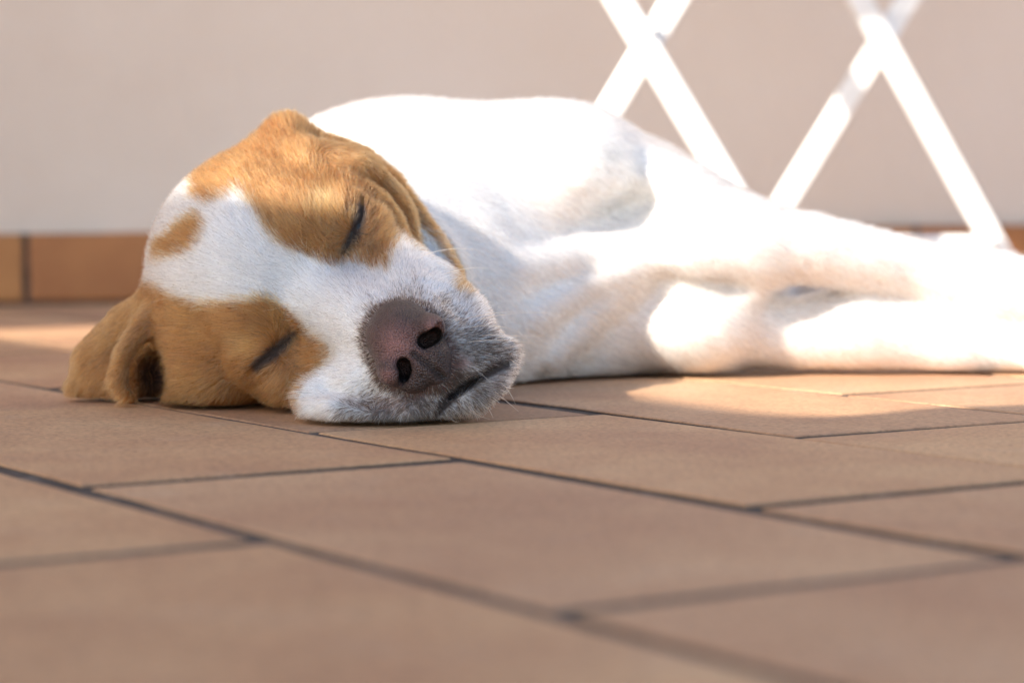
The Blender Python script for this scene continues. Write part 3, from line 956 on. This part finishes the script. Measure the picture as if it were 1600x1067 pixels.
def grow_fur():
    fc = BV[BF].mean(1)
    fN = BN[BF].mean(1); fN /= np.linalg.norm(fN, axis=1, keepdims=True)
    view = (CPOS - fc); view /= np.linalg.norm(view, axis=1, keepdims=True)
    face = (fN * view).sum(1)
    hd = (fc[:, 1] < 1.137) & (to_px(fc)[:, 0] < 850)
    dens = np.where(hd, 3.7e6, 0.9e6) * np.where(face > -0.25, 1, 0.15)
    dens[(~hd) & (fc[:, 1] > 1.42)] *= 0.3
    dens[fc[:, 2] < 0.002] = 0
    cnt = rng.poisson(BA * dens)
    fi = np.repeat(np.arange(len(BF)), cnt)
    u, v = rng.random(len(fi)), rng.random(len(fi))
    q = BF[fi]
    bw = np.stack([(1 - u) * (1 - v), u * (1 - v), u * v, (1 - u) * v], -1)
    R = (BV[q] * bw[..., None]).sum(1); N = (BN[q] * bw[..., None]).sum(1)
    N /= np.linalg.norm(N, axis=1, keepdims=True)
    n = len(R)
    col, head, tick, pig_gap, px = coat(R, 6.0, rng)
    nsd = NS.eval(R)
    keep = nsd > -0.0008
    de = np.minimum(seg_d(R, EYE_PTS['u']), seg_d(R, EYE_PTS['l'])) * 1000
    keep &= de > 1.5
    lip = seg_d(R, MOUTH_PTS) * 1000
    keep &= lip > 1.5
    ein = (((px - (238, 588)) / (24, 36)) ** 2).sum(1)
    keep &= ~((ein < 1) & head & (R[:, 1] > 1.064) & (rng.random(n) > 0.06))
    pkz = np.exp(-(((px - (722, 567)) / (14, 9)) ** 2).sum(1)) * head
    keep &= rng.random(n) > pkz * 0.85
    tick = np.maximum(tick, 0.7 * sstep(-nsd, -0.006, -0.001))
    R, N, col, head, tick, pig_gap, px, de = [a[keep] for a in (R, N, col, head, tick, pig_gap, px, de)]
    n = len(R)
    # growth direction
    N0 = P(640, 535, 0.965)
    fl = R - N0
    fl = np.where(head[:, None], fl / (np.linalg.norm(fl, axis=1, keepdims=True) + 1e-9), 0)
    fl = fl + np.where(head[:, None], np.array([0, 0.5, 0]), np.array([0.75, 0.35, -0.45]))
    # lids: hair turns away from the slit
    for nm, cpt in (('u', EYE_PTS['u']), ('l', EYE_PTS['l'])):
        c = cpt.mean(0); dd = R - c; ln = np.linalg.norm(dd, axis=1, keepdims=True)
        fl += head[:, None] * dd / (ln + 1e-6) * np.exp(-(ln / 0.014) ** 2) * 1.2
    dU = seg_d(px, [(520, 240), (560, 245), (640, 330), (700, 420)])
    earU = (dU < 34) & head
    wU = np.exp(-(dU / 26) ** 2)[:, None] * head[:, None]
    fl = fl * (1 - wU) + np.array([0.7, 0.1, -0.5]) * wU
    earL = (px[:, 0] < 245) & (px[:, 1] > 440) & head
    wL = (sstep(-px[:, 0], -275, -225) * sstep(px[:, 1], 430, 480) * head)[:, None]
    fl = fl * (1 - wL) + np.array([-0.7, 0.1, -0.6]) * wL
    clump = np.stack([wav(R, 420, s_) for s_ in (31, 32, 33)], -1) * 0.30 + np.stack([wav(R, 1300, s_) for s_ in (41, 42, 43)], -1) * 0.30
    fl = fl + clump + rng.normal(size=(n, 3)) * 0.14
    T = fl - N * (fl * N).sum(1, keepdims=True)
    T /= np.linalg.norm(T, axis=1, keepdims=True) + 1e-9
    lift = np.where(head, 0.30, 0.30) + rng.normal(size=n) * 0.08
    dirs = T * np.cos(lift)[:, None] + N * np.sin(lift)[:, None]
    dn = np.linalg.norm(R - N0, axis=1)
    L = np.where(head, 0.0028 + 0.0048 * sstep(dn, 0.018, 0.075), 0.010)
    L = np.where(earU | earL, 0.0055, L)
    L = L * np.where(head & (de < 7), 0.55, 1) * rng.uniform(0.7, 1.25, n)
    bend = -N * 0.22 + rng.normal(size=(n, 3)) * 0.06
    # colours
    tk = rng.random(n) < tick
    col = np.where(tk[:, None], TICKC * rng.uniform(0.5, 1.5, (n, 1)), col)
    col = col * (1 - 0.95 * pig_gap[:, None]) + DARK * 0.5 * pig_gap[:, None]
    isw = col.min(1) > 0.55
    gh = isw & head & (rng.random(n) < 0.06)
    col = np.where(gh[:, None], np.array([0.35, 0.31, 0.29]), col)
    dk = (~isw) & (rng.random(n) < 0.14)
    col = np.where(dk[:, None], col * 0.45, col)
    col = np.clip(col * rng.uniform(0.45, 1.3, (n, 1)), 0.005, 0.92)
    rad = np.where(head, 0.000085, 0.00014) * rng.uniform(0.7, 1.25, n)
    ok = (R + dirs * L[:, None])[:, 2] > 0.0004
    print('STRANDS', int(ok.sum()))
    return add_strands('fur', R[ok], dirs[ok], L[ok], col[ok], rad[ok], body, bend=bend[ok])


if FUR:
    fur = grow_fur()


def grow_whiskers():
    R, Dr, Ln, Bd = [], [], [], []
    spots = [(745, 500), (760, 512), (772, 528), (750, 525), (735, 512), (785, 545), (770, 545), (728, 535), (755, 555), (795, 560), (740, 575), (720, 500),
             (560, 600), (545, 615), (575, 612), (560, 630), (590, 620), (600, 640), (530, 640), (620, 635), (640, 645), (580, 645), (770, 610), (755, 630), (735, 640), (780, 596), (700, 650)]
    N0 = P(640, 535, 0.965)
    for x, y in spots:
        z = surface_depth(x, y)
        if z > 1.05: continue
        p = P(x, y, z); out = unit(p - P(640, 520, 1.02))
        if x > 690: d = unit(out * 0.7 + np.array([0.8, -0.1, 0.25 if y < 560 else -0.6])); L = rng.uniform(0.022, 0.05) if y < 545 else rng.uniform(0.006, 0.014)
        else: d = unit(out * 0.5 + np.array([-0.2, -0.5, -0.3])); L = rng.uniform(0.006, 0.013)
        b = rng.normal(size=3) * 0.12 + np.array([0, 0.15, -0.25 if x > 690 else -0.1])
        tip = p + (d + b) * L
        if tip[2] < 0.002: b[2] += (0.002 - tip[2]) / L
        R.append(p); Dr.append(d); Ln.append(L); Bd.append(b)
    # brow whiskers of the upper eye
    for x, y in ((660, 400), (690, 430)):
        p = P(x, y, surface_depth(x, y)); R.append(p); Dr.append(unit([0.9, -0.2, 0.35])); Ln.append(0.03); Bd.append(np.array([0, 0, -0.3]))
    n = len(R)
    return add_strands('whiskers', np.array(R), np.array(Dr), np.array(Ln), np.tile([0.8, 0.72, 0.6], (n, 1)), np.full(n, 0.00016), dog, npt=9, bend=np.array(Bd))


if FUR:
    whiskers = grow_whiskers()
